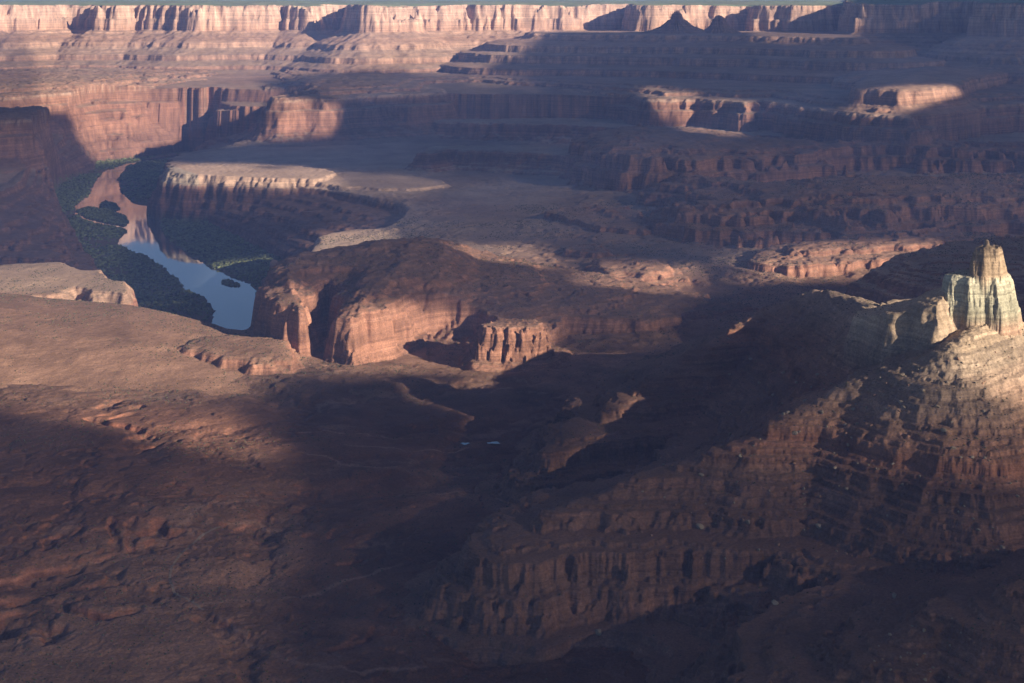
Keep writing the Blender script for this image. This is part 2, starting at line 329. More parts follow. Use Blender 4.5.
    h = h + np.where(((ident == FARMESA) | (ident == RMESA)) & (h > 470), 9 * fbm(x, y, 340, 3, 91), 0)
    # beds: ledges wherever the ground slopes
    hh = h + 2.5 * NB
    amt = np.where(floorm > 0, 0, .75) * np.clip(.55 + .9 * NL + .4 * NB, .12, 1)
    amt = amt * np.select([(ident == NEARHILL) | ((ident == FLOOR) & (Yn < 2750)), ident == MASSIF, ident == HILLS], [.2, .6, .8], 1.0)
    far = sstep(3000, 6000, Yn)
    b1 = np.interp(hh, zz, BED1) - hh; b2 = np.interp(hh, zz, BED2) - hh
    lo = np.clip((h - 12) / 20, 0, 1)
    flat = np.where(ident == FLOOR, .45, 1.0)
    fg = (ident == FGHILL) | (ident == CORNER)
    rk = (ident == TOWER) | (ident == SUMMIT) | (ident == KNOB); amt = np.where(rk, .8, amt); b1 = np.where(rk, 0, b1)
    rub = (ident == MESA2) & (h > 234) & (Yn < 8600); h = h + rub * np.interp(px, [300, 420, 900], [1, .35, .2]) * 11 * np.clip(ridg(x + 12 * NS, y, 62, 4, 36, .6) - .1, 0, 1)
    b1 = np.where(fg, b1 * .45, b1); amt = np.where(fg & (h < 262), np.interp(h, [200, 250], [.95, .6]), amt); flat = np.where((ident == FLOOR) & (Yn > 2850), .8, flat)
    h = h + lo * flat * amt * (b1 * .8 + b2 * (1.0 - .4 * far))
    h = h + (.35 + .6 * far) * fbm(x, y, 12, 2, 31) * lo + nearw * .3 * fbm(x, y, 3.2, 2, 33) * lo
    return h, ident, floorm, NB, NS, NM

TOWP = mpoly((941, 1888), (948, 1868), (960, 1862), (970, 1852), (984, 1856), (998, 1848), (1011, 1860), (1015, 1885), (1008, 1920), (985, 1932), (955, 1915))
CAPP = mpoly((972, 1880), (974, 1866), (984, 1860), (1000, 1864), (1004, 1885), (999, 1905), (979, 1905))
LMP = M(987, 1874)
KNOBP = mpoly((475, 2650), (480, 2608), (500, 2602), (520, 2598), (541, 2608), (549, 2640), (540, 2690), (500, 2695))
SHOULD = np.array([P(1012, 318, 284), P(1016, 330, 278), P(985, 336, 276), P(955, 338, 276), P(938, 341, 276), P(918, 337, 276), P(890, 332, 276), P(862, 322, 276), P(866, 306, 276), P(900, 296, 280), P(940, 292, 284), P(1000, 294, 284)])

# ------------------------------------------------------------------ the ground grid (finer near the view)
def seg(a, b, s): n = max(2, int(round((b - a) / (s * QUAL)))); return np.linspace(a, b, n, endpoint=False)
ys = np.concatenate([seg(300, 1120, 16), seg(1120, 1835, 1.7), seg(1835, 1935, .75), seg(1935, 2250, 1.8), seg(2250, 2560, 3.0), seg(2560, 2710, 1.3), seg(2710, 4000, 3.0), seg(4000, 7700, 4.8), seg(7700, 10600, 6.5), seg(10600, 20000, 90), seg(20000, 95000, 3000)]) * YK
us = np.concatenate([seg(-3200, -140, 60), seg(-140, 935, 1.25), seg(935, 1024, .7), seg(1024, 1164, 1.4), seg(1164, 4200, 60)])
NR, NC = len(ys), len(us)
PXg, Yg = np.meshgrid(us, ys)
Xg = (PXg - 512) / F * Yg / YK
H = np.empty((NR, NC)); ID = np.empty((NR, NC), np.int8)
FL = np.empty((NR, NC), f32); FNB = np.empty((NR, NC), f32); FNS = np.empty((NR, NC), f32); FNM = np.empty((NR, NC), f32)
def work(r):
    a, b = r
    s = (b - a, NC)
    o = height(Xg[a:b].ravel().copy(), Yg[a:b].ravel().copy())
    for dst, src in zip((H, ID, FL, FNB, FNS, FNM), o): dst[a:b] = src.reshape(s)
chunks = [(i, min(i + 24, NR)) for i in range(0, NR, 24)]
with ThreadPoolExecutor(4) as ex: list(ex.map(work, chunks))
print('heights', NR, NC, round(time.time() - T00, 1))

def hsample(x, y):                     # bilinear height lookup
    px = x / np.maximum(y, 1) * YK * F + 512
    fj = np.interp(y, ys, np.arange(NR)); fi = np.interp(px, us, np.arange(NC))
    j = np.clip(fj.astype(int), 0, NR - 2); i = np.clip(fi.astype(int), 0, NC - 2)
    a = fj - j; b = fi - i
    return (H[j, i] * (1 - a) * (1 - b) + H[j + 1, i] * a * (1 - b) + H[j, i + 1] * (1 - a) * b + H[j + 1, i + 1] * a * b)

# ------------------------------------------------------------------ rock and soil colours (albedo, with the near shade deepened in it)
dY = np.gradient(H, axis=0) / np.gradient(Yg, axis=0)
dXs = np.gradient(Xg, axis=1); dX = np.gradient(H, axis=1) / dXs
slope = np.sqrt(dX ** 2 + dY ** 2).astype(f32); del dX, dY, dXs
steep = sstep(.35, 1.1, slope)
PXf = PXg.astype(f32); Yf = (Yg / YK).astype(f32)
def C(*c): return np.array(c, f32)
zc = np.arange(-20, 700, 1.0); r = np.random.RandomState(21)
bn = np.repeat(r.uniform(-1, 1, 400), 1 + r.randint(0, 5, 400))[:len(zc)]
bn = np.pad(bn, (0, max(0, len(zc) - len(bn))), mode='wrap'); bw = np.convolve(bn, [.25, .5, .25], 'same')
tint = np.repeat(r.uniform(-1, 1, 200), 6)[:len(zc)]
zs = H + 3 * FNB
band = np.interp(zs, zc, bw).astype(f32); tn = np.interp(zs, zc, tint).astype(f32)
cz = np.array([0, 60, 110, 160, 235, 250, 300, 345, 385, 400, 480, 540])
cc = np.array([(.20, .10, .075), (.21, .105, .075), (.25, .12, .08), (.26, .12, .08), (.27, .14, .095), (.29, .165, .115), (.33, .20, .145), (.33, .245, .185), (.34, .20, .14), (.44, .28, .20), (.50, .335, .25), (.48, .33, .25)])
cliff = np.stack([np.interp(zs, cz, cc[:, i]) for i in range(3)], -1).astype(f32)
cliff *= (1 + .26 * band + .10 * FNS)[..., None]
ms_ = (ID == MASSIF)
cliff[..., 2] *= 1 + .08 * tn; cliff[..., 1] *= 1 + .05 * tn
sc_ = np.array([(.19, .12, .085), (.22, .125, .09), (.255, .155, .105), (.25, .15, .105), (.27, .18, .13), (.31, .205, .15), (.35, .23, .165), (.35, .265, .20), (.39, .26, .185), (.38, .28, .21), (.3, .24, .17), (.26, .22, .16)])
soil = np.stack([np.interp(zs, cz, sc_[:, i]) for i in range(3)], -1).astype(f32)
soil *= (1 + .10 * FNB + .10 * FNS + .10 * band)[..., None]
def blend(col, c, m): col += (np.array(c, f32) - col) * m[..., None]
# grey open flats in the middle distance, olive bench tops, juniper plateau
NL2 = fbm(Xg.astype(f32).ravel(), Yg.astype(f32).ravel(), 380, 4, 41).reshape(H.shape)
flatm = (1 - steep)
blend(soil, (.30, .265, .215), sstep(84, 94, H.astype(f32)) * flatm * sstep(3300, 3900, Yf) * sstep(6800, 6000, Yf) * np.clip(.75 + .6 * NL2, 0, 1) * sstep(130, 115, H.astype(f32)))
blend(soil, (.26, .225, .165), flatm * sstep(5300, 6200, Yf) * np.clip(.7 + NL2, 0, 1) * .7 * sstep(380, 300, H.astype(f32)))
blend(soil, (.33, .32, .26), flatm * (ID == MESA1) * .7)
blend(soil, (.22, .27, .16), sstep(485, 497, H.astype(f32)) * np.clip(.85 + .5 * NL2, 0, 1))
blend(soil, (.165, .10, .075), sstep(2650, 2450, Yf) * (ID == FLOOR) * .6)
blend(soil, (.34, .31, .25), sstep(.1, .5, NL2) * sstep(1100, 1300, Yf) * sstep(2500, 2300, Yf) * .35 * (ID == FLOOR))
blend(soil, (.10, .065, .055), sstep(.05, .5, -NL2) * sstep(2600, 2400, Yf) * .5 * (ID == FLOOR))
blend(soil, (.19, .115, .085), (ID == MASSIF) * np.clip(.7 + .5 * NL2, 0, 1).astype(f32))
drn = np.zeros(H.shape, f32); ns_ = Yf < 2800
xx_, yy_ = Xg[ns_].astype(f32), Yg[ns_].astype(f32)
d1 = ridg(xx_ + 25 * FNS[ns_] + 60 * FNB[ns_], yy_ + 60 * FNB[ns_], 210, 5, 67, .6); d2 = fbm(xx_, yy_, 60, 4, 68, .6)
drn[ns_] = d1 * 1.0
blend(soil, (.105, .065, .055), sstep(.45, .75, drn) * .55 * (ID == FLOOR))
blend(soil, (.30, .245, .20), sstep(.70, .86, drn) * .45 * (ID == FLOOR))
tmp_ = np.zeros(H.shape, f32); tmp_[ns_] = d2
soil *= 1 + .22 * tmp_[..., None]
wsel = Yf < 2700
wx = (Xg + 6 * FNS + 12 * FNB)[wsel]; wy = (Yg + 5 * FNS + 8 * FNB)[wsel]; wm = np.zeros(wx.shape)
for wd, pts in WASH:
    d = plines(wx, wy, [P(a, b, 112) for a, b in pts]); wm = np.maximum(wm, sstep(wd * .9, wd * .1, d))
wm *= np.clip(.25 + 1.3 * FNM[wsel] + .8 * NL2[wsel], 0, 1) * (ID[wsel] == FLOOR)
full = np.zeros(H.shape, f32); full[wsel] = wm
blend(soil, (.36, .31, .27), full * .6)
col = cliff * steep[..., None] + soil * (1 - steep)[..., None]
# pale cap bed on the riverside mesa and neighbouring ledges
capm = sstep(91, 95, zs) * sstep(114, 110, zs) * (ID == FLOOR) * sstep(3500, 3800, Yf) * sstep(6600, 6300, Yf) * sstep(450, 400, PXf) * (PXf > 140) * .4
blend(col, (.50, .44, .36), capm.astype(f32) * .85)
capm = (ID == WCAP) * sstep(86, 93, zs)
blend(col, (.42, .34, .26), capm.astype(f32) * .9)
capm = (ID == CHUNK) * sstep(96, 104, zs)
blend(col, (.36, .27, .20), capm.astype(f32) * .6)
capm = sstep(232, 236, zs) * sstep(243, 240, zs) * (ID == MESA2) * .6
blend(col, (.42, .36, .29), capm.astype(f32))
# green-grey shale collar of the foreground butte
fgm = ((ID == FGHILL)).astype(f32)
ww = sstep(258, 276, zs + 9 * FNM + 3 * FNS) * fgm
blend(col, (.38, .37, .265), ww.astype(f32))
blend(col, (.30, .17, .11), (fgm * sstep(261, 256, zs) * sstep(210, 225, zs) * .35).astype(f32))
zt = zs + 1.2 * FNS
tcol = np.stack([np.interp(zt, [275, 284, 290, 298, 328, 334], c_) for c_ in [(.34, .37, .36, .41, .43, .40), (.22, .26, .31, .395, .405, .36), (.15, .185, .22, .29, .30, .26)]], -1).astype(f32) * (1 + .16 * band + .1 * FNS)[..., None]
mt = (ID == TOWER); col[mt] = tcol[mt]
mt = (ID == SUMMIT); col[mt] = (np.array([.40, .30, .20], f32) * (1 + .2 * band + .08 * FNS)[..., None])[mt]
# river flats: willow and tamarisk green
g = np.clip(.75 + NL2, .2, 1) * (FL > 0) * (H < 14)
blend(col, (.13, .13, .075), g.astype(f32))
blend(col, (.075, .10, .045), ((ID == ISL)).astype(f32) * .9)
blend(col, (.13, .09, .065), ((H < .8) & (H > -10)).astype(f32) * .6)
lum = col @ np.array([.3, .5, .2], f32); rest = (H < 460) & (FL == 0) & (ID != TOWER) & (ID != SUMMIT)
col += (lum[..., None] * C(1.50, .88, .60) - col) * (.45 * rest)[..., None]
near_shade = sstep(2500, 2200, Yf) * (zs < 262)
col *= 1 - near_shade[..., None] * C(.16, .28, .31)  # near ground darkened and reddened in its colour to deepen the shade there
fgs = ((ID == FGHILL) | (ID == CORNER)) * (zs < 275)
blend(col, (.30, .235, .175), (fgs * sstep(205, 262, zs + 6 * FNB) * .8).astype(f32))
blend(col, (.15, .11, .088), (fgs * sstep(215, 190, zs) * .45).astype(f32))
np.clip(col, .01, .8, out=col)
print('colours', round(time.time() - T00, 1))

# ------------------------------------------------------------------ materials
def newmat(name):
    m = bpy.data.materials.new(name); m.use_nodes = True
    nt = m.node_tree; nt.nodes.clear()
    return m, nt, nt.nodes, nt.links
def rock_material():
    m, nt, n, l = newmat('layered_rock')
    out = n.new('ShaderNodeOutputMaterial'); b = n.new('ShaderNodeBsdfPrincipled'); l.new(b.outputs[0], out.inputs[0])
    b.inputs['Roughness'].default_value = .93; b.inputs['Specular IOR Level'].default_value = .15
    at = n.new('ShaderNodeAttribute'); at.attribute_name = 'rock_colour'
    geo = n.new('ShaderNodeNewGeometry')
    def noise(sx, sz, det, rough=.6):
        mp = n.new('ShaderNodeMapping'); mp.inputs['Scale'].default_value = (sx, sx, sz); l.new(geo.outputs['Position'], mp.inputs[0])
        t = n.new('ShaderNodeTexNoise'); t.inputs['Scale'].default_value = 1; t.inputs['Detail'].default_value = det; t.inputs['Roughness'].default_value = rough
        l.new(mp.outputs[0], t.inputs[0]); return t.outputs['Fac']
    def rng_(v, a, b_, c, d):
        r_ = n.new('ShaderNodeMapRange'); r_.inputs[1].default_value = a; r_.inputs[2].default_value = b_; r_.inputs[3].default_value = c; r_.inputs[4].default_value = d
        l.new(v, r_.inputs[0]); return r_.outputs[0]
    def mul(a, b_):
        q = n.new('ShaderNodeMath'); q.operation = 'MULTIPLY'; l.new(a, q.inputs[0]); l.new(b_, q.inputs[1]); return q.outputs[0]
    speck = rng_(noise(.5, .5, 5, .75), .3, .7, .62, 1.38)
    streak = rng_(noise(.05, .010, 5, .7), .3, .7, .66, 1.3)
    beds = rng_(noise(.003, .30, 4, .75), .32, .68, .66, 1.30)
    patch = rng_(noise(.012, .012, 5, .6), .3, .7, .78, 1.2)
    sx = n.new('ShaderNodeSeparateXYZ'); l.new(geo.outputs['Normal'], sx.inputs[0])
    st = rng_(sx.outputs['Z'], .80, .985, 1, 0)
    mixs = n.new('ShaderNodeMix'); mixs.data_type = 'FLOAT'; l.new(st, mixs.inputs[0]); mixs.inputs[2].default_value = 1.0; l.new(mul(streak, beds), mixs.inputs[3])
    v = mul(mul(speck, patch), mixs.outputs[0])
    vm = n.new('ShaderNodeVectorMath'); vm.operation = 'SCALE'; l.new(at.outputs['Color'], vm.inputs[0]); l.new(v, vm.inputs['Scale'])
    l.new(vm.outputs[0], b.inputs['Base Color'])
    bp = n.new('ShaderNodeBump'); bp.inputs['Distance'].default_value = 1.6; bp.inputs['Strength'].default_value = .7
    hsum = n.new('ShaderNodeMath'); hsum.operation = 'ADD'; l.new(noise(.22, .3, 6, .7), hsum.inputs[0]); l.new(noise(.02, .5, 3, .6), hsum.inputs[1])
    l.new(hsum.outputs[0], bp.inputs['Height']); l.new(bp.outputs[0], b.inputs['Normal'])
    return m
ROCK = rock_material()

def simple_mat(name, c, rough=.9, var=.25, scale=.5, spec=.2):
    m, nt, n, l = newmat(name)
    out = n.new('ShaderNodeOutputMaterial'); b = n.new('ShaderNodeBsdfPrincipled'); l.new(b.outputs[0], out.inputs[0])
    b.inputs['Roughness'].default_value = rough; b.inputs['Specular IOR Level'].default_value = spec
    geo = n.new('ShaderNodeNewGeometry'); t = n.new('ShaderNodeTexNoise'); t.inputs['Scale'].default_value = scale; t.inputs['Detail'].default_value = 4
    l.new(geo.outputs['Position'], t.inputs[0])
    r_ = n.new('ShaderNodeValToRGB'); l.new(t.outputs['Fac'], r_.inputs[0])
    r_.color_ramp.elements[0].position = .3; r_.color_ramp.elements[1].position = .7
    r_.color_ramp.elements[0].color = tuple(x * (1 - var) for x in c) + (1,); r_.color_ramp.elements[1].color = tuple(x * (1 + var) for x in c) + (1,)
    l.new(r_.outputs[0], b.inputs['Base Color']); return m

# ------------------------------------------------------------------ mesh helpers
COL = bpy.context.scene.collection
def tag(o, label=None, cat=None, kind=None, group=None):
    if label: o['label'] = label
    if cat: o['category'] = cat
    if kind: o['kind'] = kind
    if group: o['group'] = group
    return o
def mesh_obj(name, V, Fq, mat, colour=None, smooth=True, parent=None):
    me = bpy.data.meshes.new(name)
    V = np.ascontiguousarray(V, f32); Fq = np.ascontiguousarray(Fq, np.int32); k = Fq.shape[1]
    me.vertices.add(len(V)); me.vertices.foreach_set('co', V.ravel())
    me.loops.add(Fq.size); me.loops.foreach_set('vertex_index', Fq.ravel())
    me.polygons.add(len(Fq)); me.polygons.foreach_set('loop_start', np.arange(0, Fq.size, k, dtype=np.int32))
    me.update(calc_edges=True)
    me.polygons.foreach_set('use_smooth', np.full(len(Fq), smooth))
    if colour is not None:
        a = me.color_attributes.new('rock_colour', 'FLOAT_COLOR', 'POINT')
        a.data.foreach_set('color', np.concatenate([colour, np.ones((len(colour), 1), f32)], 1).astype(f32).ravel())
    me.materials.append(mat); o = bpy.data.objects.new(name, me); COL.objects.link(o)
    if parent: o.parent = parent
    return o

# ------------------------------------------------------------------ the ground, one mesh per landform, edges shared
idx = np.arange(NR * NC).reshape(NR, NC)
quads = np.stack([idx[:-1, :-1], idx[:-1, 1:], idx[1:, 1:], idx[1:, :-1]], -1).reshape(-1, 4)
fid = ID[:-1, :-1].reshape(-1)
VV = np.stack([Xg, Yg, H], -1).reshape(-1, 3).astype(f32); CCc = col.reshape(-1, 3)
fpx = PXg[:-1, :-1].reshape(-1); fY = Yg[:-1, :-1].reshape(-1)
NAMES = {
 FLOOR: ('canyon_floor', 'rust brown desert bench with gullies and pale washes below the cliffs', 'canyon floor'),
 MESA1: ('low_mesa', 'low stepped mesa edge above the grey middle flats', 'mesa'),
 MESA2: ('red_cliff_wall', 'long wall of dark red cliffs with an olive bench on top', 'cliff'),
 FARMESA: ('far_mesa', 'far flat-topped mesa with a sunlit orange cliff band along the top', 'mesa'),
 SPMESA: ('shaded_mesa', 'blue shaded stepped mesa carrying two pointed spires', 'mesa'),
 RMESA: ('tall_mesa', 'tall shaded mesa with sheer cliffs at the upper right corner', 'mesa'),
 MASSIF: ('domed_hill', 'domed brown hill with sunlit cliffs at the river bend', 'hill'),
 HILLS: ('badland_hills', 'dissected dark red hills in shade behind the pale tower', 'hills'),
 NEARHILL: ('rounded_hill', 'smooth orange sunlit hill in front of the river', 'hill'),
 WCAP: ('pale_caprock', 'pale sunlit sandstone ledge capping the mesa above the river', 'caprock'),
 CHUNK: ('riverside_mesa', 'small flat mesa with a reddish cliff at the left bank', 'mesa'),
 FGHILL: ('butte_slope', 'large dark layered butte slope rising to the pale tower', 'hill'),
 CORNER: ('corner_ridge', 'low ridge with rubble in the bottom right corner', 'ridge'),
}
def submesh(sel, name):
    q = quads[sel]; u, inv = np.unique(q, return_inverse=True)
    return mesh_obj(name, VV[u], inv.reshape(-1, 4), ROCK, CCc[u])
for k, (nm, lab, cat) in NAMES.items():
    sel = fid == k
    if sel.any(): tag(submesh(sel, nm), lab, cat, 'structure')
tb_ = tag(submesh(fid == TOWER, 'rock_tower'), 'pale green grey rock tower with a squared tan summit block', 'rock tower', 'thing')
cap = submesh(fid == SUMMIT, 'summit_block'); cap.parent = tb_
tag(submesh(fid == KNOB, 'fluted_butte'), 'small fluted butte with sunlit ribs standing alone on the bench', 'butte', 'thing')
isl_labels = ['long dark green river island near the left bank', 'small round green island behind the long one', 'tiny green islet near the right bank of the river']
for i, pg in enumerate(ISLS):
    c = pg.mean(0); rad = np.hypot(*(pg - c).T).max() + 12
    fx = (fpx - 512) / F * fY / YK
    sel = (fid == ISL) & (np.hypot(fx - c[0], fY - c[1]) < rad)
    if i == 0: sel &= ~(sd(fx, fY, ISLS[1]) > -14)
    if sel.any(): tag(submesh(sel, 'river_island'), isl_labels[i], 'island', 'structure')
print('meshes', round(time.time() - T00, 1))

# ------------------------------------------------------------------ river
def water_material():
    m, nt, n, l = newmat('river_water')
    out = n.new('ShaderNodeOutputMaterial'); b = n.new('ShaderNodeBsdfPrincipled'); l.new(b.outputs[0], out.inputs[0])
    b.inputs['Base Color'].default_value = (.08, .10, .11, 1); b.inputs['Roughness'].default_value = .04; b.inputs['IOR'].default_value = 2.7
    b.inputs['Specular IOR Level'].default_value = .8
    geo = n.new('ShaderNodeNewGeometry'); t = n.new('ShaderNodeTexNoise'); t.inputs['Scale'].default_value = .05; t.inputs['Detail'].default_value = 5
    l.new(geo.outputs['Position'], t.inputs[0])
    bp = n.new('ShaderNodeBump'); bp.inputs['Distance'].default_value = .15; bp.inputs['Strength'].default_value = .15
    l.new(t.outputs[0], bp.inputs['Height']); l.new(bp.outputs[0], b.inputs['Normal'])
    return m
WMAT = water_material()
fx0, fy0 = -4200, 2950
nx, ny = 60, 60
gx, gy = np.meshgrid(np.linspace(-4200, -330, nx), np.linspace(2850 * YK, 7600 * YK, ny))
qi = np.arange(nx * ny).reshape(ny, nx)
river = mesh_obj('river', np.stack([gx, gy, gx * 0], -1).reshape(-1, 3), np.stack([qi[:-1, :-1], qi[:-1, 1:], qi[1:, 1:], qi[1:, :-1]], -1).reshape(-1, 4), WMAT)
tag(river, 'calm blue river curving between green banks', 'river', 'structure')

# ------------------------------------------------------------------ cloud deck that shades the country
# lit windows in the deck: (polygon on the ground as seen in the photo, softness px, strength, Y range)
LIT = [
 ([(-600, -9), (860, -9), (860, 70), (-600, 70)], 3, 1.0, (8450, 99999)),
 ([(-400, 0), (420, 0), (545, 30), (520, 52), (498, 62), (474, 72), (440, 76), (380, 68), (330, 72), (262, 80), (290, 98), (338, 106), (330, 135), (200, 146), (100, 165), (78, 140), (66, 112), (0, 108), (-400, 108)], 6, 1.0, (6300, 8450)),
 ([(-60, 30), (24, 30), (36, 60), (40, 110), (-60, 110)], 8, -.5, (6300, 99999)),
 ([(300, 74), (470, 70), (530, 72), (540, 92), (440, 94), (330, 100)], 6, .22, (6000, 99999)),
 ([(468, 72), (512, 72), (520, 88), (470, 88)], 4, .5, (6000, 99999)),
 ([(640, 86), (668, 88), (700, 97), (755, 103), (745, 134), (690, 132), (662, 116)], 6, 1.0, (5500, 8000)),
 ([(845, 114), (862, 94), (880, 86), (950, 85), (962, 93), (930, 104), (890, 118)], 3, 1.0, (5400, 8000)),
 ([(740, 20), (860, 22), (850, 46), (760, 40)], 5, .5, (7600, 8700)),
 ([(155, 163), (240, 164), (330, 168), (345, 186), (330, 190), (250, 187), (155, 184)], 3, 1.0, (4200, 6600)),
 ([(330, 170), (420, 176), (455, 186), (420, 198), (330, 194)], 5, .32, (4200, 6600)),
 ([(155, 170), (330, 180), (330, 215), (155, 215)], 10, .14, (4200, 6600)),
 ([(318, 230), (392, 226), (402, 238), (360, 262), (318, 262)], 3, 1.0, (3400, 6600)),
 ([(400, 240), (470, 244), (530, 240), (560, 262), (540, 280), (470, 280), (430, 262)], 7, .9, (3250, 4300)),
 ([(580, 262), (700, 264), (700, 296), (580, 294)], 5, .9, (3100, 4200)),
 ([(745, 248), (800, 242), (940, 240), (948, 264), (880, 278), (745, 282)], 4, 1.0, (3100, 4200)),
 ([(-400, 255), (70, 252), (140, 280), (215, 310), (262, 330), (300, 360), (303, 374), (270, 382), (236, 402), (262, 430), (285, 452), (200, 456), (80, 420), (-20, 402), (-400, 380)], 9, 1.0, (2000, 3700)),
 ([(-400, 380), (290, 380), (300, 470), (290, 560), (270, 700), (-400, 700)], 24, .19, (1200, 2700)),
 ([(244, 282), (300, 288), (345, 303), (400, 302), (470, 312), (490, 325), (550, 322), (556, 366), (480, 372), (380, 374), (330, 376), (296, 366), (255, 335)], 4, 1.0, (2400, 3800)),
 ([(468, 322), (558, 322), (566, 385), (464, 388)], 4, 1.0, (2480, 2760)),
 ([(250, 240), (400, 230), (640, 262), (800, 300), (760, 325), (660, 345), (560, 358), (480, 345), (300, 300)], 10, .15, (2350, 3900)),
 ([(876, 225), (1400, 225), (1400, 470), (1024, 412), (990, 395), (950, 378), (915, 352), (880, 345), (872, 300)], 6, 1.0, (1500, 2150)),
 ([(812, 282), (860, 286), (905, 300), (890, 318), (830, 318)], 4, 1.0, (1900, 2500)),
 ([(745, 420), (860, 355), (930, 370), (1400, 410), (1400, 520), (1000, 482), (860, 470), (760, 478), (725, 460)], 12, .27, (1300, 2200)),
 ([(430, 480), (700, 400), (900, 440), (1400, 440), (1400, 560), (900, 600), (560, 640), (420, 620)], 20, .08, (1200, 1990)),
 ([(-600, 370), (1500, 370), (1500, 900), (-600, 900)], 20, .03, (700, 2700)),
 ([(-400, 120), (120, 120), (120, 290), (-400, 290)], 14, .11, (3800, 6900)),
 ([(400, -5), (1500, -5), (1500, 130), (400, 130)], 20, .035, (5500, 9500)),
 ([(540, 140), (1024, 150), (1300, 240), (700, 250), (540, 200)], 30, .10, (3500, 6500)),
 ([(330, 176), (600, 172), (640, 240), (420, 262), (330, 240)], 14, .14, (3500, 6500)),
]
cu = np.concatenate([np.linspace(-900, -150, 26), np.linspace(-144, 1168, 438), np.linspace(1200, 2200, 34)])
cy = np.concatenate([np.linspace(700, 1100, 20), np.linspace(1105, 2600, 260), np.linspace(2608, 7800, 520), np.linspace(7815, 12000, 230)])
CU, CY = np.meshgrid(cu, cy); CX = (CU - 512) / F * CY; CY = CY * YK
H0 = H; H = H.copy()
for (a_, b_, z_, r_) in [(677, 8330, 502, 150), (719, 8340, 484, 90)]:
    x_, y_ = M(a_, b_); dd = np.hypot(Xg - x_, Yg - y_)
    H = np.maximum(H, np.where(dd < r_, z_ - dd * .55, -99) if r_ else np.where(dd < (46 if a_ == 512 else 30), z_ - 4, -99))
zr = 150.0; hx, hy, hz = CX.copy(), CY.copy(), np.full(CX.shape, zr)
for it in range(40):                   # follow the sun ray down through the deck point to the land it shades
    zt = 620 - it * 16.0
    qx = CX + (zt - zr) / SV[2] * SV[0]; qy = CY + (zt - zr) / SV[2] * SV[1]
    if it == 0: done = np.zeros(CX.shape, bool)
    hit = (hsample(qx, np.maximum(qy, 320 * YK)) >= zt - 8) & ~done
    hx = np.where(hit, qx, hx); hy = np.where(hit, qy, hy); hz = np.where(hit, zt, hz); done |= hit
zlo, zhi = hz.copy(), hz + 16.0     # refine the hit
for it in range(4):
    zm = (zlo + zhi) / 2; qx = CX + (zm - zr) / SV[2] * SV[0]; qy = CY + (zm - zr) / SV[2] * SV[1]
    u_ = hsample(qx, np.maximum(qy, 320 * YK)) >= zm
    zlo = np.where(u_, zm, zlo); zhi = np.where(u_, zhi, zm)
hz = (zlo + zhi) / 2; hx = CX + (hz - zr) / SV[2] * SV[0]; hy = CY + (hz - zr) / SV[2] * SV[1]
hyn = np.maximum(hy / YK, 300); ppx = hx / hyn * F + 512; ppy = HOR + (CH - hz) * F / hyn
en = 2.6 * fbm(ppx.astype(f32), ppy.astype(f32), 34, 3, 51) + 1.2 * fbm(ppx.astype(f32), ppy.astype(f32), 9, 2, 52)
tr = np.zeros(CX.shape)
for pg, soft, s, (ya, yb) in LIT:
    pg = np.array(pg, float)
    k = (hyn > ya) & (hyn < yb) & (ppx > pg[:, 0].min() - 3 * soft) & (ppx < pg[:, 0].max() + 3 * soft) & (ppy > pg[:, 1].min() - 3 * soft) & (ppy < pg[:, 1].max() + 3 * soft)
    d = sd(ppx[k], ppy[k], pg) + en[k] * soft / 6
    v = sstep(-soft, soft, d) * s
    tr[k] = np.maximum(tr[k], v) if s > 0 else tr[k] * (1 + s * sstep(-soft, soft, d))
tr = np.clip(tr, 0, 1)
H = H0
m, nt, n, l = newmat('cloud_vapour')
out = n.new('ShaderNodeOutputMaterial'); mix = n.new('ShaderNodeMixShader'); tb = n.new('ShaderNodeBsdfTransparent'); db = n.new('ShaderNodeBsdfDiffuse')
db.inputs[0].default_value = (.85, .86, .88, 1); at = n.new('ShaderNodeAttribute'); at.attribute_name = 'rock_colour'
sp = n.new('ShaderNodeSeparateColor'); l.new(at.outputs['Color'], sp.inputs[0])
l.new(sp.outputs[0], mix.inputs[0]); l.new(tb.outputs[0], mix.inputs[1]); l.new(db.outputs[0], mix.inputs[2]); l.new(mix.outputs[0], out.inputs[0])
tc = 1100 / SV[2]
th = 40 + 160 * (1 - tr) * np.clip(.6 + .5 * fbm(CX.astype(f32), CY.astype(f32), 700, 4, 55), .1, 1.4)
B0 = np.stack([CX + SV[0] * tc, CY + SV[1] * tc, zr + SV[2] * tc + 0 * CX], -1)
B1 = B0 + SV * th[..., None]
nr, nc = CX.shape; ci = np.arange(nr * nc).reshape(nr, nc)
q0 = np.stack([ci[:-1, :-1], ci[1:, :-1], ci[1:, 1:], ci[:-1, 1:]], -1).reshape(-1, 4)
q1 = q0[:, ::-1] + nr * nc
rim_ = np.concatenate([ci[0, :], ci[1:, -1], ci[-1, -2::-1], ci[-2:0:-1, 0]]); rn = np.roll(rim_, -1)
q2 = np.stack([rim_, rn, rn + nr * nc, rim_ + nr * nc], -1)
al = 1 - np.sqrt(tr); al = np.concatenate([al.ravel(), al.ravel()]).astype(f32)
cloud = mesh_obj('clouds', np.concatenate([B0.reshape(-1, 3), B1.reshape(-1, 3)]), np.concatenate([q0, q1, q2]), m, np.repeat(al[:, None], 3, 1))
tag(cloud, 'broken cloud deck high over the canyon with gaps letting sun through', 'clouds', 'stuff')
print('cloud', round(time.time() - T00, 1))

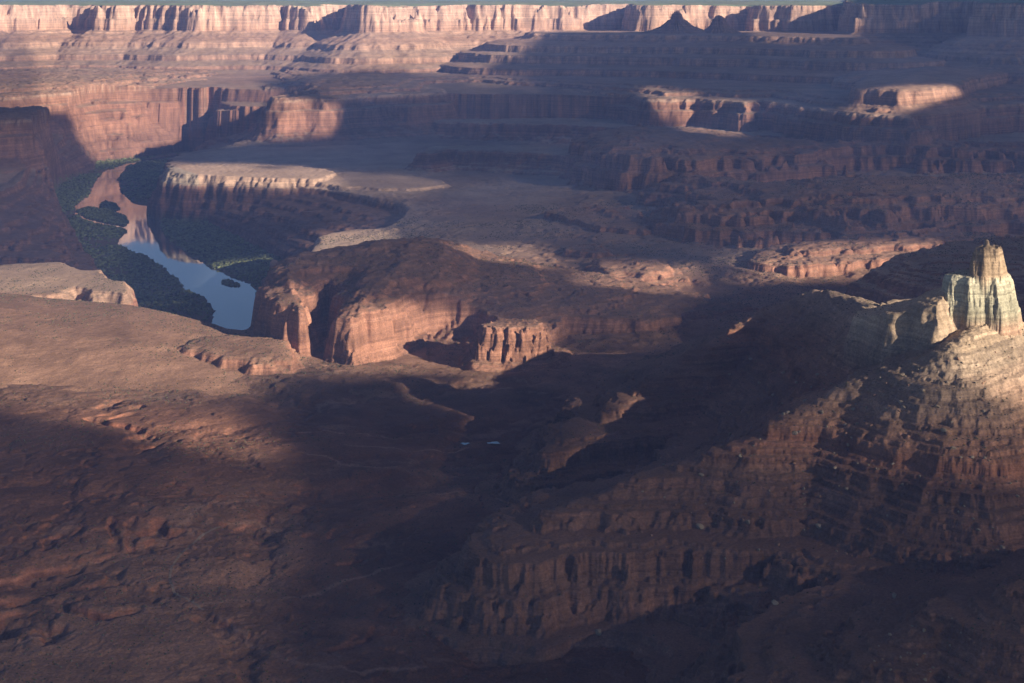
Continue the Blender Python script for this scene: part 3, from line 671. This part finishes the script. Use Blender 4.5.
# ------------------------------------------------------------------ free-standing rock: tower, butte, spires
def butte(name, outline, levels, zfun, nth=360, nz=150, flute=2.0, fl_lam=6.0, seed=1, ledge=.6, mat=None, tfun=None):
    pg = np.array(outline); c = pg.mean(0)
    th = np.linspace(0, 2 * np.pi, nth, endpoint=False)
    R = np.zeros(nth)
    for k, t in enumerate(th):          # radius of the outline along each bearing
        dx, dy = math.cos(t), math.sin(t)
        for (ax, ay), (bx, by) in zip(pg, np.roll(pg, -1, 0)):
            ex, ey = bx - ax, by - ay; den = dx * ey - dy * ex
            if abs(den) < 1e-9: continue
            q = ((ax - c[0]) * ey - (ay - c[1]) * ex) / den; u = ((ax - c[0]) * dy - (ay - c[1]) * dx) / den
            if q > 0 and 0 <= u <= 1: R[k] = max(R[k], q)
    R = np.convolve(np.concatenate([R[-4:], R, R[:4]]), np.ones(9) / 9, 'valid')
    lv = np.array(levels, float)        # (z, scale)
    tt = np.linspace(0, 1, nz); ll = np.concatenate([[0], np.cumsum(np.hypot(np.diff(lv[:, 0]), np.diff(lv[:, 1]) * R.mean()))]); ll /= ll[-1]
    Z = np.interp(tt, ll, lv[:, 0]); S = np.interp(tt, ll, lv[:, 1])
    TH, ZZ = np.meshgrid(th, Z); SS = np.repeat(S[:, None], nth, 1)
    ax_ = (np.cos(TH) * R[None] / fl_lam).astype(f32); ay_ = (np.sin(TH) * R[None] / fl_lam).astype(f32)
    fl = ridg(ax_, ay_, 1.0, 4, seed, .6)
    f2 = fbm(ax_ * 2 + (ZZ / fl_lam).astype(f32) * .7, ay_ * 2 - (ZZ / fl_lam).astype(f32) * .5, 1.0, 4, seed + 1, .6)
    rr = np.random.RandomState(seed); bz = np.arange(0, 700, 1.0); bv = np.convolve(rr.uniform(-1, 1, len(bz) + 2), [.25, .5, .25], 'valid')
    led = np.interp(ZZ + f2, bz, bv)
    edge = np.clip(SS / max(S.max() * .25, 1e-3), 0, 1)
    rad = R[None] * SS + edge * (flute * (fl - .4) + flute * .38 * f2 + ledge * led)
    X_ = c[0] + np.cos(TH) * rad; Y_ = c[1] + np.sin(TH) * rad
    ZZ = ZZ + (1 - edge) * f2 * 1.5
    V = np.stack([X_, Y_, ZZ], -1).reshape(-1, 3)
    i = np.arange(nz * nth).reshape(nz, nth); j = np.roll(i, -1, 1)
    q = np.stack([i[:-1], j[:-1], j[1:], i[1:]], -1).reshape(-1, 4)
    colr = zfun(ZZ + .6 * f2) * (1 + .12 * f2 + .16 * led + .10 * (fl - .4))[..., None]
    return mesh_obj(name, V, q, mat or ROCK, np.clip(colr, .02, .8).reshape(-1, 3).astype(f32))
def ramp(zs_, cs_):
    cs_ = np.array(cs_)
    return lambda z: np.stack([np.interp(z, zs_, cs_[:, k]) for k in range(3)], -1)
spc = ramp([400, 440, 470, 505], [(.27, .17, .12), (.28, .18, .13), (.32, .19, .13), (.33, .2, .14)])
tag(butte('pointed_spire', mpoly((634, 8330), (660, 8240), (690, 8230), (722, 8330), (700, 8440), (655, 8450)),
      [(396, 1.1), (412, 1.0), (424, .66), (440, .42), (458, .27), (466, .22), (470, .16), (490, .12), (496, .08), (501, .05), (502, .01)], spc, flute=11, fl_lam=22, seed=81, nth=240, nz=110),
    'taller shaded spire with a pointed tip on the blue mesa rim', 'spire')
tag(butte('pointed_spire', mpoly((696, 8340), (708, 8270), (730, 8270), (744, 8340), (728, 8420), (706, 8420)),
      [(400, 1.1), (412, 1.0), (428, .62), (444, .40), (460, .30), (470, .27), (474, .22), (484, .12), (486, .02)], spc, flute=8, fl_lam=18, seed=85, nth=240, nz=110),
    'shorter blunt shaded spire just right of the taller one', 'spire')

# ------------------------------------------------------------------ boulders
import mathutils, bmesh
BMAT = simple_mat('boulder_stone', (.27, .22, .165), var=.2, scale=1.5)
RMAT = simple_mat('red_boulder_stone', (.25, .15, .10), var=.25, scale=1.5)
rnd = random.Random(4)
def rock_mesh(seed, mat):
    bm = bmesh.new(); bmesh.ops.create_icosphere(bm, subdivisions=2, radius=1)
    r_ = random.Random(seed); pl = [(mathutils.Vector((r_.gauss(0, 1), r_.gauss(0, 1), r_.gauss(0, 1))).normalized(), r_.uniform(.55, .85)) for _ in range(9)]
    for v in bm.verts:
        for nn, dd in pl:
            q = v.co.dot(nn) - dd
            if q > 0: v.co -= nn * q
        v.co.x *= 1.25; v.co.z *= .8
    me = bpy.data.meshes.new('boulder'); bm.to_mesh(me); bm.free(); me.materials.append(mat); return me
RM = [rock_mesh(k, BMAT) for k in range(5)] + [rock_mesh(k + 9, RMAT) for k in range(3)]
def boulder(px, Yn, size, mi, label, group):
    x, y = M(px, Yn); z = float(hsample(np.array([x]), np.array([y]))[0])
    o = bpy.data.objects.new('boulder', RM[mi]); COL.objects.link(o)
    o.location = (x, y, z + size * .2); o.scale = (size,) * 3; o.rotation_euler = (rnd.uniform(-.4, .4), rnd.uniform(-.4, .4), rnd.uniform(0, 6.28))
    tag(o, label, 'boulder', 'thing', group)
def at_px(px, py):                     # where a sight line meets the built land
    yn = np.arange(1000, 2600, 1.5); z = hsample((px - 512) / F * yn, yn * YK); zr_ = CH - (py - HOR) * yn / F
    k = np.nonzero(zr_ <= z)[0]
    return float(yn[k[0]]) if len(k) else 1700.0
for px, py, sz, lab in [(700, 528, 3.2, 'large pale boulder on the lower left of the dark butte slope'), (819, 527, 2.6, 'pale boulder with a smaller one beside it in mid slope'),
                        (748, 523, 2.2, 'pale rounded boulder between the two largest ones'), (775, 604, 2.8, 'isolated pale boulder in the dark hollow under the ledges'),
                        (895, 597, 2.4, 'pale boulder near the ravine bottom'), (598, 634, 3.0, 'pale slab lying on the dark flat below the cliff nose')]:
    boulder(px, at_px(px, py), sz, 0, lab, 'boulders on the butte slope')
zones = [((700, 960), (370, 450), 60, 1.1, 2.4), ((640, 1020), (450, 560), 70, .9, 1.9), ((870, 980), (615, 683), 26, .7, 1.5), ((690, 880), (330, 420), 14, 1.2, 2.4), ((940, 1024), (340, 420), 26, .7, 1.6)]
for (xa, xb), (ya, yb), nn, sa, sb in zones:
    for _ in range(nn):
        px, py = rnd.uniform(xa, xb), rnd.uniform(ya, yb)
        boulder(px, at_px(px, py), sa + (sb - sa) * rnd.random() ** 2, rnd.choice([0, 1, 2, 3, 4, 5, 6, 7]),
                'small angular boulder among many strewn over the butte slope', 'small boulders on the butte slope')

# ------------------------------------------------------------------ willows on the river flats, scrub on the benches
def blobs(name, xs, ysn, rr_, hh_, cols, nseg, mat):
    n_ = len(xs); zz_ = hsample(xs, ysn)
    a = np.linspace(0, 2 * np.pi, nseg, endpoint=False)
    r0 = np.random.RandomState(3); V = []; 
    ring = lambda s, zf: np.stack([xs[:, None] + np.cos(a)[None] * rr_[:, None] * s * r0.uniform(.75, 1.25, (n_, nseg)), ysn[:, None] + np.sin(a)[None] * rr_[:, None] * s * r0.uniform(.75, 1.25, (n_, nseg)),
                                   np.repeat((zz_ + hh_ * zf)[:, None], nseg, 1) + r0.uniform(-.12, .12, (n_, nseg)) * hh_[:, None]], -1)
    R0, R1 = ring(1.0, -.15), ring(.8, .65)
    top = np.stack([xs, ysn, zz_ + hh_], -1)[:, None]
    V = np.concatenate([R0, R1, top], 1); per = 2 * nseg + 1
    b = (np.arange(n_) * per)[:, None, None]; i = np.arange(nseg); j = (i + 1) % nseg
    q = np.stack([i, j, j + nseg, i + nseg], -1)[None] + b
    t = np.stack([i + nseg, j + nseg, np.full(nseg, 2 * nseg), np.full(nseg, 2 * nseg)], -1)
    tri = np.stack([i + nseg, j + nseg, np.full(nseg, 2 * nseg)], -1)[None] + b
    me = bpy.data.meshes.new(name); Vf = V.reshape(-1, 3).astype(f32)
    me.vertices.add(len(Vf)); me.vertices.foreach_set('co', Vf.ravel())
    lq = q.reshape(-1); lt = tri.reshape(-1)
    me.loops.add(len(lq) + len(lt)); me.loops.foreach_set('vertex_index', np.concatenate([lq, lt]).astype(np.int32))
    nq, nt_ = len(lq) // 4, len(lt) // 3
    me.polygons.add(nq + nt_); me.polygons.foreach_set('loop_start', np.concatenate([np.arange(nq) * 4, nq * 4 + np.arange(nt_) * 3]).astype(np.int32))
    me.update(calc_edges=True)
    at_ = me.color_attributes.new('rock_colour', 'FLOAT_COLOR', 'POINT')
    cc_ = np.concatenate([np.repeat(cols, per, 0), np.ones((n_ * per, 1))], 1).astype(f32); at_.data.foreach_set('color', cc_.ravel())
    me.materials.append(mat); o = bpy.data.objects.new(name, me); COL.objects.link(o); return o
m, nt, n, l = newmat('leafy')
out = n.new('ShaderNodeOutputMaterial'); b = n.new('ShaderNodeBsdfPrincipled'); l.new(b.outputs[0], out.inputs[0]); b.inputs['Roughness'].default_value = .9; b.inputs['Specular IOR Level'].default_value = .1
at = n.new('ShaderNodeAttribute'); at.attribute_name = 'rock_colour'; l.new(at.outputs['Color'], b.inputs['Base Color']); LEAF = m
rp = np.random.RandomState(8)
okm = ((FL > 0) & (H > .9) & (H < 9)) | ((ID == ISL) & (H > .6))
jj, ii = np.nonzero(okm & (PXg > -140) & (PXg < 480))
wgt = (np.gradient(Yg, axis=0)[jj, ii] * Yg[jj, ii]); dens = np.clip(.62 + 1.1 * NL2[jj, ii], .06, 1) + (ID[jj, ii] == ISL) * 1.5
pw = wgt * dens; pw /= pw.sum(); pick = rp.choice(len(jj), 13000, p=pw)
sx_ = Xg[jj, ii][pick] + rp.uniform(-2, 2, len(pick)); sy_ = Yg[jj, ii][pick] + rp.uniform(-2, 2, len(pick))
gc = np.array([.115, .14, .065]) * rp.uniform(.45, 1.7, (len(pick), 1)) * np.array([1, 1, 1]) + rp.uniform(0, .03, (len(pick), 1)) * np.array([1, .8, .2])
tag(blobs('riverside_thicket', sx_, sy_, rp.uniform(2.2, 5.5, len(pick)), rp.uniform(2, 4.8, len(pick)), gc, 7, LEAF), 'dark green willow thicket covering the river flats', 'shrubs', 'stuff')
jj, ii = np.nonzero((PXg > -140) & (PXg < 1160) & (Yg < 4600 * YK) & (Yg > 1120 * YK) & (slope < .5) & (H > 90))
dn = fbm(Xg[jj, ii].astype(f32), Yg[jj, ii].astype(f32), 110, 4, 71)
wgt = np.gradient(Yg, axis=0)[jj, ii] * Yg[jj, ii] * np.clip(.35 + NL2[jj, ii] + 1.3 * dn, .04, 1.2); wgt /= wgt.sum(); pick = rp.choice(len(jj), 52000, p=wgt)
sx_ = Xg[jj, ii][pick] + rp.uniform(-1, 1, len(pick)); sy_ = Yg[jj, ii][pick] + rp.uniform(-1, 1, len(pick))
gc = np.array([.085, .085, .052]) * rp.uniform(.5, 1.5, (len(pick), 1)); rsz = (.3 + .65 * rp.rand(len(pick)) ** 2.5) * np.interp(sy_, [1200, 3000], [1.0, 1.7])
tag(blobs('desert_scrub', sx_, sy_, rsz, rsz * .9, gc, 5, LEAF), 'tiny grey scrub dotted over the near benches', 'scrub', 'stuff')

# ------------------------------------------------------------------ dirt track and rain pools on the bench
def strip(name, pts, width, mat):
    p = np.array([P(a, b, 118) for a, b in pts]); s_ = np.concatenate([[0], np.cumsum(np.hypot(*np.diff(p, axis=0).T))]); ss = np.arange(0, s_[-1], 1.2)
    x = np.interp(ss, s_, p[:, 0]); y = np.interp(ss, s_, p[:, 1])
    kk = np.ones(15) / 15; x = np.convolve(np.pad(x, 7, mode='edge'), kk, 'valid'); y = np.convolve(np.pad(y, 7, mode='edge'), kk, 'valid')
    tx, ty = np.gradient(x), np.gradient(y); L_ = np.hypot(tx, ty); nx_, ny_ = -ty / L_, tx / L_
    V = []
    for o_ in np.linspace(-.5, .5, 5):
        xx, yy = x + nx_ * width * o_, y + ny_ * width * o_; V.append(np.stack([xx, yy, hsample(xx, yy) + .12], -1))
    V = np.stack(V, 1); nn, mm = V.shape[:2]; i = np.arange(nn * mm).reshape(nn, mm)
    return mesh_obj(name, V.reshape(-1, 3), np.stack([i[:-1, :-1], i[:-1, 1:], i[1:, 1:], i[1:, :-1]], -1).reshape(-1, 4), mat)
TR = simple_mat('pale_dust', (.19, .145, .12), var=.15, scale=.4)
tag(strip('dirt_track', [(222, 524), (210, 529), (197, 536), (183, 548), (173, 560), (169, 574), (175, 587), (192, 596), (205, 603)], 2.2, TR), 'faint pale dirt track curving round a low swell', 'track', 'structure')
for (a, b, wd, ln, lab) in [(465, 445, 1.6, 9, 'small bright rain pool on the dark bench, the left one'), (494, 444, 1.6, 13, 'longer bright rain pool on the dark bench, the right one')]:
    yn = at_px(a, b); x, y = M(a, yn); th = np.linspace(0, 2 * np.pi, 28, endpoint=False)
    rw = 1 + .25 * np.sin(3 * th + a) + .12 * np.sin(7 * th)
    X_ = x + np.cos(th) * ln * .5 * rw; Y_ = y + np.sin(th) * wd * 2.2 * rw
    zt = float(hsample(X_, Y_).max()) + .08
    V = np.stack([np.append(X_, x), np.append(Y_, y), np.full(29, zt)], -1); i = np.arange(28)
    me = bpy.data.meshes.new('rain_pool'); me.from_pydata(V.tolist(), [], [(int(k), int((k + 1) % 28), 28) for k in i]); me.materials.append(WMAT)
    o = bpy.data.objects.new('rain_pool', me); COL.objects.link(o); tag(o, lab, 'pool', 'structure')
print('extras', round(time.time() - T00, 1))

# ------------------------------------------------------------------ air
V = [(-26000, 200, -12), (26000, 200, -12), (26000, 60000, -12), (-26000, 60000, -12)]
hm, nt, n, l = newmat('haze_air')
out = n.new('ShaderNodeOutputMaterial'); vol = n.new('ShaderNodeVolumePrincipled'); l.new(vol.outputs[0], out.inputs['Volume'])
vol.inputs['Color'].default_value = (.26, .42, 1.0, 1); vol.inputs['Density'].default_value = 7e-5; vol.inputs['Anisotropy'].default_value = 0.0
hb = bpy.data.meshes.new('haze')
x0, x1, y0, y1, z0, z1 = -160000, 220000, -300, 97000, -14, 650
hb.from_pydata([(x0, y0, z0), (x1, y0, z0), (x1, y1, z0), (x0, y1, z0), (x0, y0, z1), (x1, y0, z1), (x1, y1, z1), (x0, y1, z1)], [],
               [(0, 3, 2, 1), (4, 5, 6, 7), (0, 1, 5, 4), (1, 2, 6, 5), (2, 3, 7, 6), (3, 0, 4, 7)])
hb.materials.append(hm); haze = bpy.data.objects.new('haze', hb); COL.objects.link(haze)
tag(haze, 'thin blue haze over the whole canyon', 'haze', 'stuff')

# ------------------------------------------------------------------ light, sky, camera
sc = bpy.context.scene
w = bpy.data.worlds.new('World'); sc.world = w; w.use_nodes = True
n = w.node_tree.nodes; l = w.node_tree.links; n.clear()
out = n.new('ShaderNodeOutputWorld'); bg = n.new('ShaderNodeBackground'); sky = n.new('ShaderNodeTexSky'); sky.sky_type = 'NISHITA'; sky.sun_disc = False
sky.sun_elevation = SUN_EL; sky.sun_rotation = math.radians(90) - math.atan2(SV[1], SV[0]); sky.altitude = 1800
l.new(sky.outputs[0], bg.inputs[0]); l.new(bg.outputs[0], out.inputs[0]); bg.inputs[1].default_value = .05; bg.inputs[1].default_value = .042
sky.dust_density = .8; sky.ozone_density = 2.6
ld = bpy.data.lights.new('sun', 'SUN'); ld.energy = 5.0; ld.angle = math.radians(.42); ld.color = (1, .84, .66)
lo = bpy.data.objects.new('sun', ld); COL.objects.link(lo)
from mathutils import Vector
lo.rotation_euler = Vector(SV).to_track_quat('Z', 'Y').to_euler(); lo.location = (3000, -2000, 3000)
cd = bpy.data.cameras.new('camera'); cam = bpy.data.objects.new('camera', cd); COL.objects.link(cam)
cd.sensor_width = 36; cd.clip_start = 1; cd.clip_end = 400000
# a level camera shifted down keeps the simple row = horizon + F*drop/distance relation
cd.lens = F * YK * 36 / 1024; cd.shift_y = (HOR - 341.5) / 1024.0
cam.location = (0, 0, CH); cam.rotation_euler = (math.pi / 2, 0, 0); sc.camera = cam
sc.view_settings.view_transform = 'Standard'; sc.view_settings.look = 'None'; sc.view_settings.gamma = 1; sc.view_settings.exposure = 1.15
sc.render.engine = 'CYCLES'; sc.cycles.use_denoising = True; sc.cycles.max_bounces = 5; sc.cycles.diffuse_bounces = 2; sc.cycles.volume_bounces = 1
sc.cycles.transparent_max_bounces = 12
print('done', round(time.time() - T00, 1))
